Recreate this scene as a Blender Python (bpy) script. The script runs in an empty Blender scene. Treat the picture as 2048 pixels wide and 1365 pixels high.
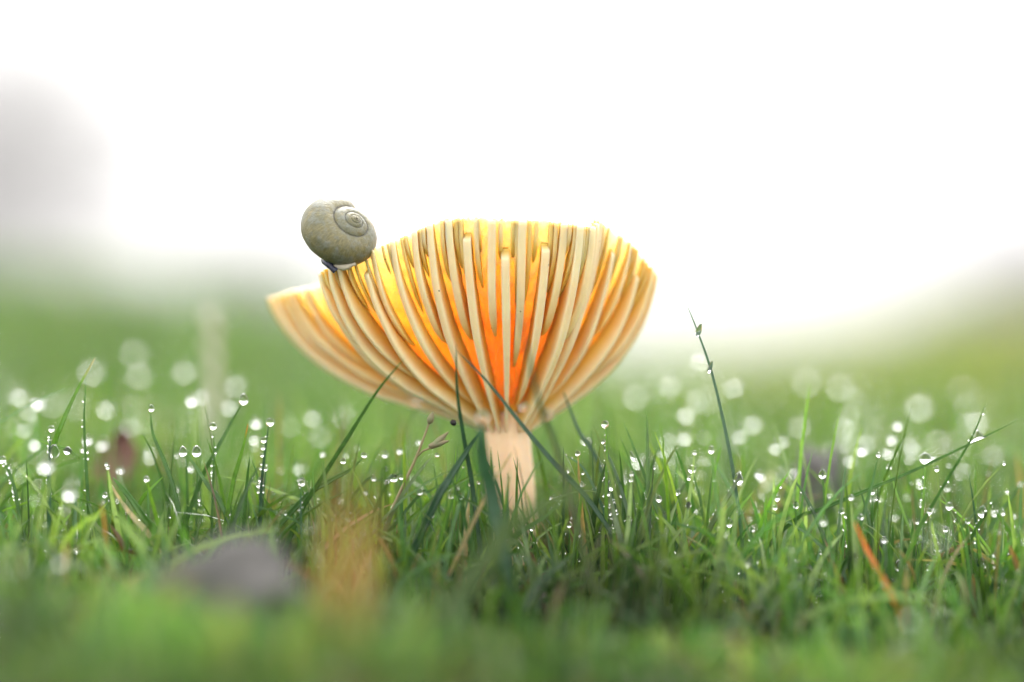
import bpy, bmesh, math, random
import numpy as np
from mathutils import Vector, Matrix, noise as mnoise

rng = np.random.default_rng(11)
random.seed(11)
SC = bpy.context.scene
COL = SC.collection

# ------------------------------------------------------------------ camera
CAM_Y, CAM_Z, FOC = -0.332, 0.028, 0.320      # camera stands 33 cm in front of the mushroom, 28 mm above the turf
FPX = 5120.0                                   # focal length in pixels of the 2048 px wide photograph (90 mm lens)
cam = bpy.data.cameras.new('camera')
cam.lens = 90.0
cam.sensor_width = 36.0
cam.clip_start = 0.005
cam.clip_end = 2000.0
cam.dof.use_dof = True
cam.dof.focus_distance = FOC
cam.dof.aperture_fstop = 4.6
cam_o = bpy.data.objects.new('camera', cam)
cam_o.location = (0, CAM_Y, CAM_Z)
cam_o.rotation_euler = (math.radians(90), 0, 0)
COL.objects.link(cam_o)
SC.camera = cam_o

# ------------------------------------------------------------------ sky, sun, exposure
SUN_EL, SUN_AZ = math.radians(36), math.radians(8)     # behind the mushroom, a little to the right
w = bpy.data.worlds.new('World')
SC.world = w
w.use_nodes = True
nt = w.node_tree
nt.nodes.clear()
sky = nt.nodes.new('ShaderNodeTexSky')
sky.sky_type = 'NISHITA'
sky.sun_disc = False
sky.sun_elevation = SUN_EL
sky.sun_rotation = SUN_AZ
sky.dust_density = 6.0
sky.air_density = 1.0
sky.ozone_density = 1.0
hs = nt.nodes.new('ShaderNodeHueSaturation')           # cloud cover takes the blue out of the sky
hs.inputs['Saturation'].default_value = 0.06
bg = nt.nodes.new('ShaderNodeBackground')
bg.inputs['Strength'].default_value = 0.13
ow = nt.nodes.new('ShaderNodeOutputWorld')
nt.links.new(sky.outputs[0], hs.inputs['Color'])
cl = nt.nodes.new('ShaderNodeMix')                      # an even layer of bright cloud over the whole sky
cl.data_type = 'RGBA'
cl.clamp_result = False
cl.inputs[0].default_value = 0.72
cl.inputs[7].default_value = (9.6, 9.5, 9.4, 1)
nt.links.new(hs.outputs[0], cl.inputs[6])
nt.links.new(cl.outputs[2], bg.inputs['Color'])
nt.links.new(bg.outputs[0], ow.inputs['Surface'])

sl = bpy.data.lights.new('sun', 'SUN')
sl.energy = 1.0
sl.angle = math.radians(20)
sl.color = (1.0, 0.96, 0.90)
so = bpy.data.objects.new('sun', sl)
sdir = Vector((math.sin(SUN_AZ) * math.cos(SUN_EL), math.cos(SUN_AZ) * math.cos(SUN_EL), math.sin(SUN_EL)))
so.rotation_euler = sdir.to_track_quat('Z', 'Y').to_euler()
so.location = (0, 2, 3)
COL.objects.link(so)

SC.view_settings.view_transform = 'Standard'
SC.view_settings.look = 'None'
SC.view_settings.gamma = 1.0
SC.view_settings.use_curve_mapping = False
SC.view_settings.exposure = 1.42
SC.render.engine = 'CYCLES'
SC.cycles.caustics_refractive = False
SC.cycles.caustics_reflective = False
SC.cycles.use_denoising = True
SC.cycles.max_bounces = 10
SC.cycles.transmission_bounces = 8
SC.cycles.volume_bounces = 0

# ------------------------------------------------------------------ helpers
MM = 0.001
def px(x, y, dd=0.0):
    """pixel of the 2048x1365 photograph -> point on the plane dd millimetres behind the focus plane"""
    d = FOC + dd * MM
    return Vector(((x - 1024.0) / FPX * d, CAM_Y + d, CAM_Z + (682.5 - y) / FPX * d))

def sstep(a, b, v):
    t = np.clip((np.asarray(v, dtype=float) - a) / (b - a), 0, 1)
    return t * t * (3 - 2 * t)

CRX = np.array([-2.0, -0.5, -0.24, -0.15, -0.05, 0.05, 0.12, 0.22, 0.5, 2.0])
CRZ = np.array([52, 52, 50, 43, 29, 11, 15, 31, 37, 37.0]) * MM
def gz(x, y):
    """height of the turf"""
    x = np.asarray(x, dtype=float); y = np.asarray(y, dtype=float)
    crest = np.interp(x, CRX, CRZ)
    z = crest * sstep(0.02, 0.75, y) + np.interp(x, [-0.07, -0.02, 0.03, 0.08], [-1.0, -3.0, -4.0, -6.0]) * MM * (1 - sstep(0.0, 0.25, y))
    z = z - 0.62 * sstep(0.85, 6.0, y)
    z = z - 0.60 * sstep(2.5, 9.0, np.abs(x))*0.5
    fr = np.interp(y, [-0.13, -0.05, -0.03, -0.012, 0.0], [1.0, 0.85, 0.5, 0.12, 0.0])
    z = z + fr * np.interp(x, [-0.06, -0.02, 0.02], [-1.5, -3.0, -6.0]) * MM
    z = z - 0.5 * sstep(-0.5, -3.0, y)
    bump = 0.9 * MM * (np.sin(x * 170 + 1.3) * np.cos(y * 150 + .4) + .6 * np.sin(x * 330 + y * 290))
    z = z + bump * (1 - sstep(0.8, 2.0, y))
    return z

def new_obj(name, mesh, mat=None, parent=None):
    o = bpy.data.objects.new(name, mesh)
    COL.objects.link(o)
    if mat is not None and len(mesh.materials) == 0:
        mesh.materials.append(mat)
    if parent is not None:
        o.parent = parent
    return o

def mesh_from(name, V, F, smooth=True, uv=None, tint=None):
    me = bpy.data.meshes.new(name)
    V = np.asarray(V, dtype=np.float32)
    if isinstance(F, np.ndarray):
        n, k = F.shape
        me.vertices.add(len(V)); me.vertices.foreach_set('co', V.ravel())
        me.loops.add(n * k); me.loops.foreach_set('vertex_index', F.ravel().astype(np.int32))
        me.polygons.add(n)
        me.polygons.foreach_set('loop_start', (np.arange(n) * k).astype(np.int32))
        me.polygons.foreach_set('loop_total', np.full(n, k, dtype=np.int32))
        me.update(calc_edges=True)
    else:
        me.from_pydata([tuple(map(float, v)) for v in V], [], F)
    if smooth:
        me.polygons.foreach_set('use_smooth', np.ones(len(me.polygons), dtype=bool))
    if tint is not None:
        a = me.attributes.new('tint', 'FLOAT_COLOR', 'POINT')
        c = np.ones((len(V), 4), dtype=np.float32); c[:, :3] = tint
        a.data.foreach_set('color', c.ravel())
    if uv is not None:
        a = me.attributes.new('along', 'FLOAT_VECTOR', 'POINT')
        u = np.zeros((len(V), 3), dtype=np.float32); u[:, :2] = uv
        a.data.foreach_set('vector', u.ravel())
    me.update()
    return me

def tag(o, label, cat, group=None, kind=None):
    o['label'] = label
    o['category'] = cat
    if group: o['group'] = group
    if kind: o['kind'] = kind
    return o

def empty(name, loc=(0, 0, 0)):
    o = bpy.data.objects.new(name, None)
    o.empty_display_size = 0.004
    o.location = loc
    COL.objects.link(o)
    return o

def catmull(pts, n):
    P = np.asarray(pts, dtype=float)
    P = np.vstack([2 * P[0] - P[1], P, 2 * P[-1] - P[-2]])
    m = len(P) - 3
    t = np.linspace(0, m - 1e-9, n)
    i = t.astype(int); f = (t - i)[:, None]
    a, b, c, d = P[i], P[i + 1], P[i + 2], P[i + 3]
    return 0.5 * ((2 * b) + (-a + c) * f + (2 * a - 5 * b + 4 * c - d) * f ** 2 + (-a + 3 * b - 3 * c + d) * f ** 3)

def tube(pts, rad, sides=10, cap=True):
    """list of points and radii -> verts, faces"""
    P = [Vector(p) for p in pts]
    V, F = [], []
    up = Vector((0.13, 0.9, 0.2)).normalized()
    for i, p in enumerate(P):
        t = (P[min(i + 1, len(P) - 1)] - P[max(i - 1, 0)]).normalized()
        a = t.cross(up).normalized(); b = t.cross(a).normalized()
        for k in range(sides):
            th = 2 * math.pi * k / sides
            V.append(p + (a * math.cos(th) + b * math.sin(th)) * rad[i])
    for i in range(len(P) - 1):
        for k in range(sides):
            k2 = (k + 1) % sides
            F.append((i * sides + k, i * sides + k2, (i + 1) * sides + k2, (i + 1) * sides + k))
    if cap:
        F.append(tuple(range(sides - 1, -1, -1)))
        F.append(tuple((len(P) - 1) * sides + k for k in range(sides)))
    return V, F

# ------------------------------------------------------------------ materials
def mat(name):
    m = bpy.data.materials.new(name); m.use_nodes = True
    n = m.node_tree.nodes; n.clear()
    out = n.new('ShaderNodeOutputMaterial')
    return m, n, m.node_tree.links, out

def ramp(n, stops):
    r = n.new('ShaderNodeValToRGB')
    e = r.color_ramp.elements
    while len(e) < len(stops): e.new(0.5)
    for k, (p, c) in enumerate(stops):
        e[k].position = p; e[k].color = (*c, 1) if len(c) == 3 else c
    return r

def noise_tex(n, l, scale, detail=4, rough=0.55, coord='Object', vec=None):
    t = n.new('ShaderNodeTexNoise')
    t.inputs['Scale'].default_value = scale
    t.inputs['Detail'].default_value = detail
    t.inputs['Roughness'].default_value = rough
    if vec is None:
        c = n.new('ShaderNodeTexCoord'); vec = c.outputs[coord]
    l.new(vec, t.inputs['Vector'])
    return t

def mixc(n, l, fac, a, b, mode='MIX'):
    m = n.new('ShaderNodeMix'); m.data_type = 'RGBA'; m.blend_type = mode
    for s, v in ((m.inputs[0], fac), (m.inputs[6], a), (m.inputs[7], b)):
        if hasattr(v, 'links') or isinstance(v, bpy.types.NodeSocket): l.new(v, s)
        elif isinstance(v, (int, float)): s.default_value = v
        else: s.default_value = (*v, 1)
    return m.outputs[2]

def grass_material(name, trans=0.45):
    m, n, l, out = mat(name)
    at = n.new('ShaderNodeAttribute'); at.attribute_name = 'tint'
    t = noise_tex(n, l, 900, 3)
    r = ramp(n, [(0.3, (0.72, 0.76, 0.70)), (0.7, (1.2, 1.15, 1.1))])
    l.new(t.outputs['Fac'], r.inputs['Fac'])
    c = mixc(n, l, 1.0, at.outputs['Color'], r.outputs['Color'], 'MULTIPLY')
    p = n.new('ShaderNodeBsdfPrincipled')
    l.new(c, p.inputs['Base Color'])
    p.inputs['Roughness'].default_value = 0.33
    p.inputs['Specular IOR Level'].default_value = 0.75
    tr = n.new('ShaderNodeBsdfTranslucent')
    tc = mixc(n, l, 1.0, c, (1.9, 1.75, 0.8), 'MULTIPLY')
    l.new(tc, tr.inputs['Color'])
    mx = n.new('ShaderNodeMixShader'); mx.inputs[0].default_value = trans
    l.new(p.outputs[0], mx.inputs[1]); l.new(tr.outputs[0], mx.inputs[2])
    l.new(mx.outputs[0], out.inputs['Surface'])
    return m

M_GRASS = grass_material('grass_green')

def water_material():
    m, n, l, out = mat('dew_water')
    g = n.new('ShaderNodeBsdfGlass')
    g.inputs['Color'].default_value = (1, 1, 1, 1)
    g.inputs['Roughness'].default_value = 0.0
    g.inputs['IOR'].default_value = 1.333
    l.new(g.outputs[0], out.inputs['Surface'])
    return m
M_WATER = water_material()

def flesh_material(name, col, radius, scale, bump=0.0, bscale=1500, rough=0.45, speck=False, root=None, rng_=(0.15, 0.95)):
    m, n, l, out = mat(name)
    p = n.new('ShaderNodeBsdfPrincipled')
    t = noise_tex(n, l, 260, 4)
    r = ramp(n, [(0.3, (0.9, 0.88, 0.84)), (0.7, (1.03, 1.02, 1.0))])
    l.new(t.outputs['Fac'], r.inputs['Fac'])
    base = col
    if root is not None:                       # gills: backlight glow painted into the colour towards the root; cap: paler margin
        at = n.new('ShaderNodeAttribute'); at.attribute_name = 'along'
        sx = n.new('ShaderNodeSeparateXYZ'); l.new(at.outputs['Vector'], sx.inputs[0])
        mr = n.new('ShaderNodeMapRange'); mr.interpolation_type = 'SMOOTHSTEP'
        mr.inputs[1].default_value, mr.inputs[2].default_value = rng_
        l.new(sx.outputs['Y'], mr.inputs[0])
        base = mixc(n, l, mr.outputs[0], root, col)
    c = mixc(n, l, 1.0, base, r.outputs['Color'], 'MULTIPLY')
    if speck:
        v = n.new('ShaderNodeTexVoronoi'); v.inputs['Scale'].default_value = 420
        tc = n.new('ShaderNodeTexCoord'); l.new(tc.outputs['Object'], v.inputs['Vector'])
        cmp_ = ramp(n, [(0.035, (1, 1, 1)), (0.05, (0, 0, 0))]); l.new(v.outputs['Distance'], cmp_.inputs['Fac'])
        c = mixc(n, l, cmp_.outputs['Color'], c, (0.12, 0.06, 0.03))
    l.new(c, p.inputs['Base Color'])
    p.inputs['Subsurface Weight'].default_value = 1.0
    p.inputs['Subsurface Radius'].default_value = radius
    p.inputs['Subsurface Scale'].default_value = scale
    p.inputs['Roughness'].default_value = rough
    p.inputs['Specular IOR Level'].default_value = 0.2
    if bump:
        b = n.new('ShaderNodeBump'); b.inputs['Strength'].default_value = bump
        b.inputs['Distance'].default_value = 0.0004
        t2 = noise_tex(n, l, bscale, 3)
        l.new(t2.outputs['Fac'], b.inputs['Height']); l.new(b.outputs[0], p.inputs['Normal'])
    l.new(p.outputs[0], out.inputs['Surface'])
    return m

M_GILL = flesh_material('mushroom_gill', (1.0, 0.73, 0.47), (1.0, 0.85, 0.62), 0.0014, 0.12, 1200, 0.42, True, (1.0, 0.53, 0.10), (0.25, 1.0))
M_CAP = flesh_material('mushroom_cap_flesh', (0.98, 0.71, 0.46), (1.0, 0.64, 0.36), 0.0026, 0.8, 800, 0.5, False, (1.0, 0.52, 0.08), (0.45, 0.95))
M_STEM = flesh_material('mushroom_stem', (0.88, 0.66, 0.45), (1.0, 0.7, 0.45), 0.0012, 0.5, 700, 0.55)

def simple(name, c1, c2, scale, rough=0.7, bump=0.3, trans=0.0, bdist=0.0005, spec=0.4):
    m, n, l, out = mat(name)
    t = noise_tex(n, l, scale, 6, 0.6)
    r = ramp(n, [(0.32, c1), (0.68, c2)]); l.new(t.outputs['Fac'], r.inputs['Fac'])
    p = n.new('ShaderNodeBsdfPrincipled')
    l.new(r.outputs['Color'], p.inputs['Base Color'])
    p.inputs['Roughness'].default_value = rough
    p.inputs['Specular IOR Level'].default_value = spec
    if bump:
        b = n.new('ShaderNodeBump'); b.inputs['Strength'].default_value = bump; b.inputs['Distance'].default_value = bdist
        l.new(t.outputs['Fac'], b.inputs['Height']); l.new(b.outputs[0], p.inputs['Normal'])
    if trans:
        tr = n.new('ShaderNodeBsdfTranslucent'); l.new(r.outputs['Color'], tr.inputs['Color'])
        mx = n.new('ShaderNodeMixShader'); mx.inputs[0].default_value = trans
        l.new(p.outputs[0], mx.inputs[1]); l.new(tr.outputs[0], mx.inputs[2])
        l.new(mx.outputs[0], out.inputs['Surface'])
    else:
        l.new(p.outputs[0], out.inputs['Surface'])
    return m

# ------------------------------------------------------------------ ground
def ground():
    def axis(lo, hi, fine_lo, fine_hi, step):
        a = list(np.arange(fine_lo, fine_hi + 1e-9, step))
        s = step; v = fine_hi
        while v < hi: s *= 1.25; v += s; a.append(min(v, hi))
        s = step; v = fine_lo
        while v > lo: s *= 1.25; v -= s; a.insert(0, max(v, lo))
        return np.array(a)
    X = axis(-400, 400, -0.3, 0.3, 0.008); Y = axis(-60, 600, -0.25, 0.35, 0.008)
    gx, gy = np.meshgrid(X, Y)
    Z = gz(gx, gy)
    V = np.stack([gx, gy, Z], -1).reshape(-1, 3)
    nx, ny = len(X), len(Y)
    i = np.arange(nx - 1); j = np.arange(ny - 1)
    ii, jj = np.meshgrid(i, j)
    a = (jj * nx + ii).ravel()
    F = np.stack([a, a + 1, a + 1 + nx, a + nx], -1)
    m, n, l, out = mat('turf_ground')
    t1 = noise_tex(n, l, 60, 8, 0.65); t2 = noise_tex(n, l, 0.35, 4)
    r1 = ramp(n, [(0.3, (0.018, 0.022, 0.008)), (0.5, (0.035, 0.065, 0.014)), (0.72, (0.07, 0.12, 0.03))])
    l.new(t1.outputs['Fac'], r1.inputs['Fac'])
    r2 = ramp(n, [(0.35, (0.8, 0.9, 0.8)), (0.65, (1.25, 1.1, 0.9))]); l.new(t2.outputs['Fac'], r2.inputs['Fac'])
    c = mixc(n, l, 1.0, r1.outputs['Color'], r2.outputs['Color'], 'MULTIPLY')
    p = n.new('ShaderNodeBsdfPrincipled'); l.new(c, p.inputs['Base Color']); p.inputs['Roughness'].default_value = 0.9
    p.inputs['Specular IOR Level'].default_value = 0.2
    l.new(p.outputs[0], out.inputs['Surface'])
    o = new_obj('ground', mesh_from('ground', V, F), m)
    tag(o, 'dark mossy soil of the turf under the grass', 'ground', kind='structure')
ground()

# ------------------------------------------------------------------ mushroom
MX = (1012 - 1024) / FPX * FOC                      # stem axis
PHI = [-180, -150, -125, -108, -97, -88, -80, -70, -60, -50, -40, -31, -15, 0, 15, 30, 42, 53, 63, 76, 88, 105, 130, 155]
RR  = [22, 25, 31, 33.5, 27, 19.5, 22.6, 25.2, 22.8, 19.2, 17, 16, 15.5, 15.3, 15.5, 16.2, 16.3, 14.2, 14.2, 17.0, 19.2, 20, 20, 21]
HH  = [40, 38, 35.5, 33.8, 34.8, 36.4, 36.3, 36.9, 38.4, 40.3, 42.0, 43.1, 43.3, 43.0, 43.0, 42.6, 42.3, 43.5, 42.9, 40.4, 37.2, 36.4, 38, 40]
_t = np.array(PHI + [180]); _r = np.array(RR + [22.0]); _h = np.array(HH + [40.0])
_dn = np.arange(-180, 180.01, 0.5)
def _smooth(v):
    a = np.interp(_dn, _t, v)[:-1]
    k = np.hanning(15); k /= k.sum()
    p = np.concatenate([a[-20:], a, a[:20]])
    a = np.convolve(p, k, 'same')[20:-20]
    return np.append(a, a[0])
_rs, _hs = _smooth(_r), _smooth(_h)
def wrap(p): return (np.asarray(p) + 180) % 360 - 180
_kk = np.hanning(31); _kk /= _kk.sum()
_dl = np.convolve(np.concatenate([np.gradient(np.log(_rs))[-40:], np.gradient(np.log(_rs)), np.gradient(np.log(_rs))[:40]]), _kk, 'same')[40:-40] / np.radians(0.5)
_dl = np.clip(_dl * 0.48, -0.40, 0.35)                     # slope of the wavy rim: gills stand square to it
def lean(p): return np.interp(wrap(p), _dn, _dl)
def Rf(p): return np.interp(wrap(p), _dn, _rs)
def Hf(p): return np.interp(wrap(p), _dn, _hs)
Z0 = 16.6
NS = 41
E_PROF = catmull([(0.20, -0.02), (0.36, 0.08), (0.56, 0.23), (0.77, 0.43), (0.92, 0.66), (0.995, 0.86), (1.02, 0.99)], NS)
C_PROF = catmull([(0.14, 0.06), (0.27, 0.165), (0.455, 0.335), (0.655, 0.52), (0.82, 0.725), (0.925, 0.89), (0.975, 1.0)], NS)
S = np.linspace(0, 1, NS)
def prof(P, s):
    return np.interp(s, S, P[:, 0]), np.interp(s, S, P[:, 1])
def rz(P, s, p):
    """profile point (mm) at azimuth p (degrees; 0 faces the camera)"""
    a, b = prof(P, s)
    R, H = Rf(p), Hf(p)
    rb = 3.0                                       # the lowest stretch belongs to the round stem, not to the lobes
    r = a * (R * np.clip(s * 3.0, 0, 1) + 15.5 * (1 - np.clip(s * 3.0, 0, 1)))
    return r, Z0 + b * (H - Z0)
def polar(r, z, p, tang=0.0):
    q = np.radians(p)
    x = r * np.sin(q) + tang * np.cos(q)
    y = -r * np.cos(q) + tang * np.sin(q)
    return np.stack([x, y, np.broadcast_to(z, x.shape)], -1) * MM

mush = empty('mushroom', (MX, 0, 0))
tag(mush, 'large orange-cream mushroom with upturned funnel cap and thick waxy gills', 'mushroom')

def build_cap():
    NP, ns = 720, 46
    ph = np.linspace(-180, 180, NP, endpoint=False)
    s = np.linspace(0.0, 1.0, ns)
    th = np.interp(s, [0, 0.3, 0.6, 0.9, 1.0], [1.4, 1.0, 0.78, 0.55, 0.30])
    V = []
    outer, inner = [], []
    fine = rng.normal(0, 1, NP); fine = np.convolve(np.concatenate([fine[-3:], fine, fine[:3]]), [.25, .5, .25], 'same')[3:-3]
    for j in range(NP):
        r, z = rz(C_PROF, s, ph[j])
        wob = 0.10 * np.array([mnoise.noise(Vector((r[k] * .9 * math.sin(math.radians(ph[j])), r[k] * .9 * math.cos(math.radians(ph[j])), z[k] * .9))) for k in range(ns)])
        tooth = fine[j] * np.clip((s - 0.9) / 0.1, 0, 1) * 0.16
        r = r + wob * 2.2 + 0.16 * np.sin(s * 60 + 9 * mnoise.noise(Vector((ph[j] * .11, 2.0, 7.0))) + wob * 22) * np.clip(1 - s, 0, .3) / .3; z = z + tooth
        dr, dz = np.gradient(r), np.gradient(z)
        L = np.hypot(dr, dz) + 1e-9
        nr, nz = -dz / L, dr / L
        outer.append(polar(r, z, np.full(ns, ph[j])))
        ri = np.maximum(r + nr * th, 0.02); zi = z + nz * th
        inner.append(polar(ri, zi, np.full(ns, ph[j])))
    O = np.array(outer); I = np.array(inner)
    V = np.concatenate([O.reshape(-1, 3), I.reshape(-1, 3), [[0, 0, (Z0 + 4.0) * MM]], [[0, 0, (Z0 + 1) * MM]]])
    F = []
    off = NP * ns
    for j in range(NP):
        j2 = (j + 1) % NP
        for k in range(ns - 1):
            F.append((j * ns + k, j2 * ns + k, j2 * ns + k + 1, j * ns + k + 1))
            F.append((off + j * ns + k, off + j * ns + k + 1, off + j2 * ns + k + 1, off + j2 * ns + k))
        k = ns - 1
        F.append((j * ns + k, j2 * ns + k, off + j2 * ns + k, off + j * ns + k))
        F.append((off + j * ns, off + j2 * ns, 2 * off))
        F.append((j2 * ns, j * ns, 2 * off + 1))
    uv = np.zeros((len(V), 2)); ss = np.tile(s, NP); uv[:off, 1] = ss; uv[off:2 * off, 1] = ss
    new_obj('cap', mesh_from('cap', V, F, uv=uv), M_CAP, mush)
build_cap()

NPRIM = 34
KX = np.array([-0.07, 0.30, 0.65, 0.86, 0.945, 0.985, 1.0])
KH = np.array([0.70, 0.62, 0.80, 1.00, 0.90, 0.58, 0.0])
def build_gill(p0, s_lo, s_hi, kmax, blunt, round_lo, tw, thick=1.0, soft=False):
    n = max(8, int(30 * (s_hi - s_lo)) + 6)
    u = np.linspace(0, 1, n)
    if blunt: u = np.sort(np.concatenate([u, [0.975, 0.99]])); n = len(u)
    if round_lo: u = np.sort(np.concatenate([u, [0.004, 0.015, 0.035]])); n = len(u)
    s = s_lo + (s_hi - s_lo) * u
    k = np.full(n, kmax)
    if round_lo:
        k = k * np.sqrt(np.clip(1 - (1 - np.clip(u / 0.55, 0, 1)) ** 2, 0, 1)) * 1.0 + 0.02
    if soft: k = kmax * np.sin(np.pi * 0.5 * u) ** 0.8 * np.clip(1.25 - u * 0.5, 0, 1) + 0.02
    if blunt:
        k = np.where(u > 0.985, 0.35 * k, np.where(u > 0.97, k * 0.93, k))
    edge_n = 0.02 * np.array([mnoise.noise(Vector((p0 * .7, a * 7, 3.1))) for a in s])
    k = k * (1 + edge_n)
    ph = p0 + tw * (s - 0.5) + 1.1 * np.array([mnoise.noise(Vector((p0 * .37, a * 2.6, 0.7))) for a in s])
    V, UV = [], []
    cr, cz = rz(C_PROF, s, ph); er, ez = rz(E_PROF, s, ph)
    tilt = np.degrees(lean(ph) * (er - cr) / np.maximum(cr, 3.0)) * sstep(0.05, 0.4, s)
    rows = []
    for side in (1, -1):
        idx = range(len(KX)) if side == 1 else range(len(KX) - 2, -1, -1)
        for q in idx:
            kk = KX[q] * k if KX[q] > 0 else np.full(n, KX[q])
            pk_ = ph + (1 - kk) * tilt
            c1, d1_ = rz(C_PROF, s, pk_)
            r = c1 + (er - c1) * kk; z = d1_ + (ez - d1_) * kk
            sp = 2 * np.pi * np.maximum(r, 2.0) / NPRIM
            h = np.clip(0.23 * sp, 0.13, 0.54) * thick * KH[q]
            if round_lo: h = h * np.clip(0.35 + u * 4, 0, 1)
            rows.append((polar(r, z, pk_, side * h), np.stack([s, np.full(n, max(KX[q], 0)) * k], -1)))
    m = len(rows)
    V = np.stack([r[0] for r in rows], 1).reshape(-1, 3)
    UV = np.stack([r[1] for r in rows], 1).reshape(-1, 2)
    F = []
    for i in range(n - 1):
        for q in range(m - 1):
            F.append((i * m + q, i * m + q + 1, (i + 1) * m + q + 1, (i + 1) * m + q))
        F.append((i * m + m - 1, i * m, (i + 1) * m, (i + 1) * m + m - 1))
    F.append(tuple(range(m - 1, -1, -1))); F.append(tuple((n - 1) * m + q for q in range(m)))
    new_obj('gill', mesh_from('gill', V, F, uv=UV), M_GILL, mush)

# gills are spaced evenly along the wavy rim, not by angle
_seg = np.hypot(np.gradient(_rs * np.sin(np.radians(_dn))), np.gradient(_rs * np.cos(np.radians(_dn))))
_cum = np.concatenate([[0], np.cumsum(_seg[:-1])]) / np.sum(_seg[:-1])
_off = np.interp(0.0, _dn, _cum)
def phi_at(f):
    return float(np.interp((f + _off) % 1.0, _cum, _dn))
NG = 31
for i in range(NG):
    j = rng.uniform(-0.12, 0.12) if i else 0.0
    p = phi_at((i + j) / NG)
    blunt = rng.random() < 0.45 or i in (0, 1)
    long_ = (i % 3 != 1)
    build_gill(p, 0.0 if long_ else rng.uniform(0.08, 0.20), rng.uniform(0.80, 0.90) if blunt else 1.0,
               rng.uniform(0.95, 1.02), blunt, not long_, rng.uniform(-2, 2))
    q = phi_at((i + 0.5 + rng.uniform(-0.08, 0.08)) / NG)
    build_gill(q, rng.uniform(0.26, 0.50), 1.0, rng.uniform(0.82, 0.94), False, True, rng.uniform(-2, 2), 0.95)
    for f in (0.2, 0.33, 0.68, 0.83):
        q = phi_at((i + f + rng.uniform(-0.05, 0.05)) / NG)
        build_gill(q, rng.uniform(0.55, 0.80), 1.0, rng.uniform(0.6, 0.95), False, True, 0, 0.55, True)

def build_stem():
    zs = np.array([-4, 0, 3, 7, 11, 14, 16.5, 18.5, 21])
    cx = np.array([1.6, 1.3, 1.1, .75, .35, 0.1, 0, 0, 0]) * 1.0
    ra = np.array([2.6, 2.7, 2.9, 3.0, 3.05, 3.05, 3.0, 2.8, 2.0])
    zz = np.linspace(-8, 21, 44)
    sides = 40
    V, F = [], []
    for z in zz:
        r0 = np.interp(z, zs, ra); x0 = np.interp(z, zs, cx)
        for k in range(sides):
            th = 2 * math.pi * k / sides
            r = r0 * (1 + 0.03 * math.sin(5 * th + z * .15) + 0.02 * math.sin(13 * th + 1) + 0.03 * mnoise.noise(Vector((math.cos(th), math.sin(th), z * .25))))
            V.append(((x0 + r * math.cos(th)) * MM, r * math.sin(th) * MM, z * MM))
    n = len(zz)
    for i in range(n - 1):
        for k in range(sides):
            k2 = (k + 1) % sides
            F.append((i * sides + k, i * sides + k2, (i + 1) * sides + k2, (i + 1) * sides + k))
    F.append(tuple(range(sides - 1, -1, -1))); F.append(tuple((n - 1) * sides + k for k in range(sides)))
    new_obj('stem', mesh_from('stem', V, F), M_STEM, mush)
build_stem()

# ------------------------------------------------------------------ snail shell
def shell_material():
    m, n, l, out = mat('snail_shell')
    at = n.new('ShaderNodeAttribute'); at.attribute_name = 'along'
    mp = n.new('ShaderNodeMapping'); mp.inputs['Scale'].default_value = (8.0, 0.7, 1)
    l.new(at.outputs['Vector'], mp.inputs['Vector'])
    st = noise_tex(n, l, 4.0, 5, 0.6, vec=mp.outputs[0])            # growth lines run across the whorl
    big = noise_tex(n, l, 330, 5, 0.6)
    worn = noise_tex(n, l, 620, 7, 0.68)
    base = ramp(n, [(0.30, (0.085, 0.08, 0.03)), (0.5, (0.165, 0.145, 0.06)), (0.72, (0.29, 0.245, 0.115))])
    l.new(st.outputs['Fac'], base.inputs['Fac'])
    olive = ramp(n, [(0.44, (0, 0, 0)), (0.60, (1, 1, 1))]); l.new(big.outputs['Fac'], olive.inputs['Fac'])
    c = mixc(n, l, olive.outputs['Color'], base.outputs['Color'], mixc(n, l, 0.5, base.outputs['Color'], (0.085, 0.10, 0.06)))
    grey = ramp(n, [(0.46, (0, 0, 0)), (0.58, (0.55, 0.55, 0.55)), (0.60, (0.8, 0.8, 0.8)), (0.70, (0.95, 0.95, 0.95))]); l.new(worn.outputs['Fac'], grey.inputs['Fac'])
    c = mixc(n, l, grey.outputs['Color'], c, (0.185, 0.195, 0.16))
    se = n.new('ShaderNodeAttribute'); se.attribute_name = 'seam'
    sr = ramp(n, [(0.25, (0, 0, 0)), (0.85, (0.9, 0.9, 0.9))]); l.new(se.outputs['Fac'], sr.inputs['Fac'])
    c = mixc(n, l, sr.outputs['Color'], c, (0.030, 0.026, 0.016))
    p = n.new('ShaderNodeBsdfPrincipled')
    l.new(c, p.inputs['Base Color'])
    p.inputs['Roughness'].default_value = 0.42
    p.inputs['Subsurface Weight'].default_value = 0.15
    p.inputs['Subsurface Radius'].default_value = (1, .7, .3); p.inputs['Subsurface Scale'].default_value = 0.0006
    b = n.new('ShaderNodeBump'); b.inputs['Strength'].default_value = 0.5; b.inputs['Distance'].default_value = 0.00015
    ad = n.new('ShaderNodeMath'); ad.operation = 'ADD'
    l.new(st.outputs['Fac'], ad.inputs[0]); l.new(grey.outputs['Color'], ad.inputs[1])
    l.new(ad.outputs[0], b.inputs['Height']); l.new(b.outputs[0], p.inputs['Normal'])
    l.new(p.outputs[0], out.inputs['Surface'])
    return m

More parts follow.
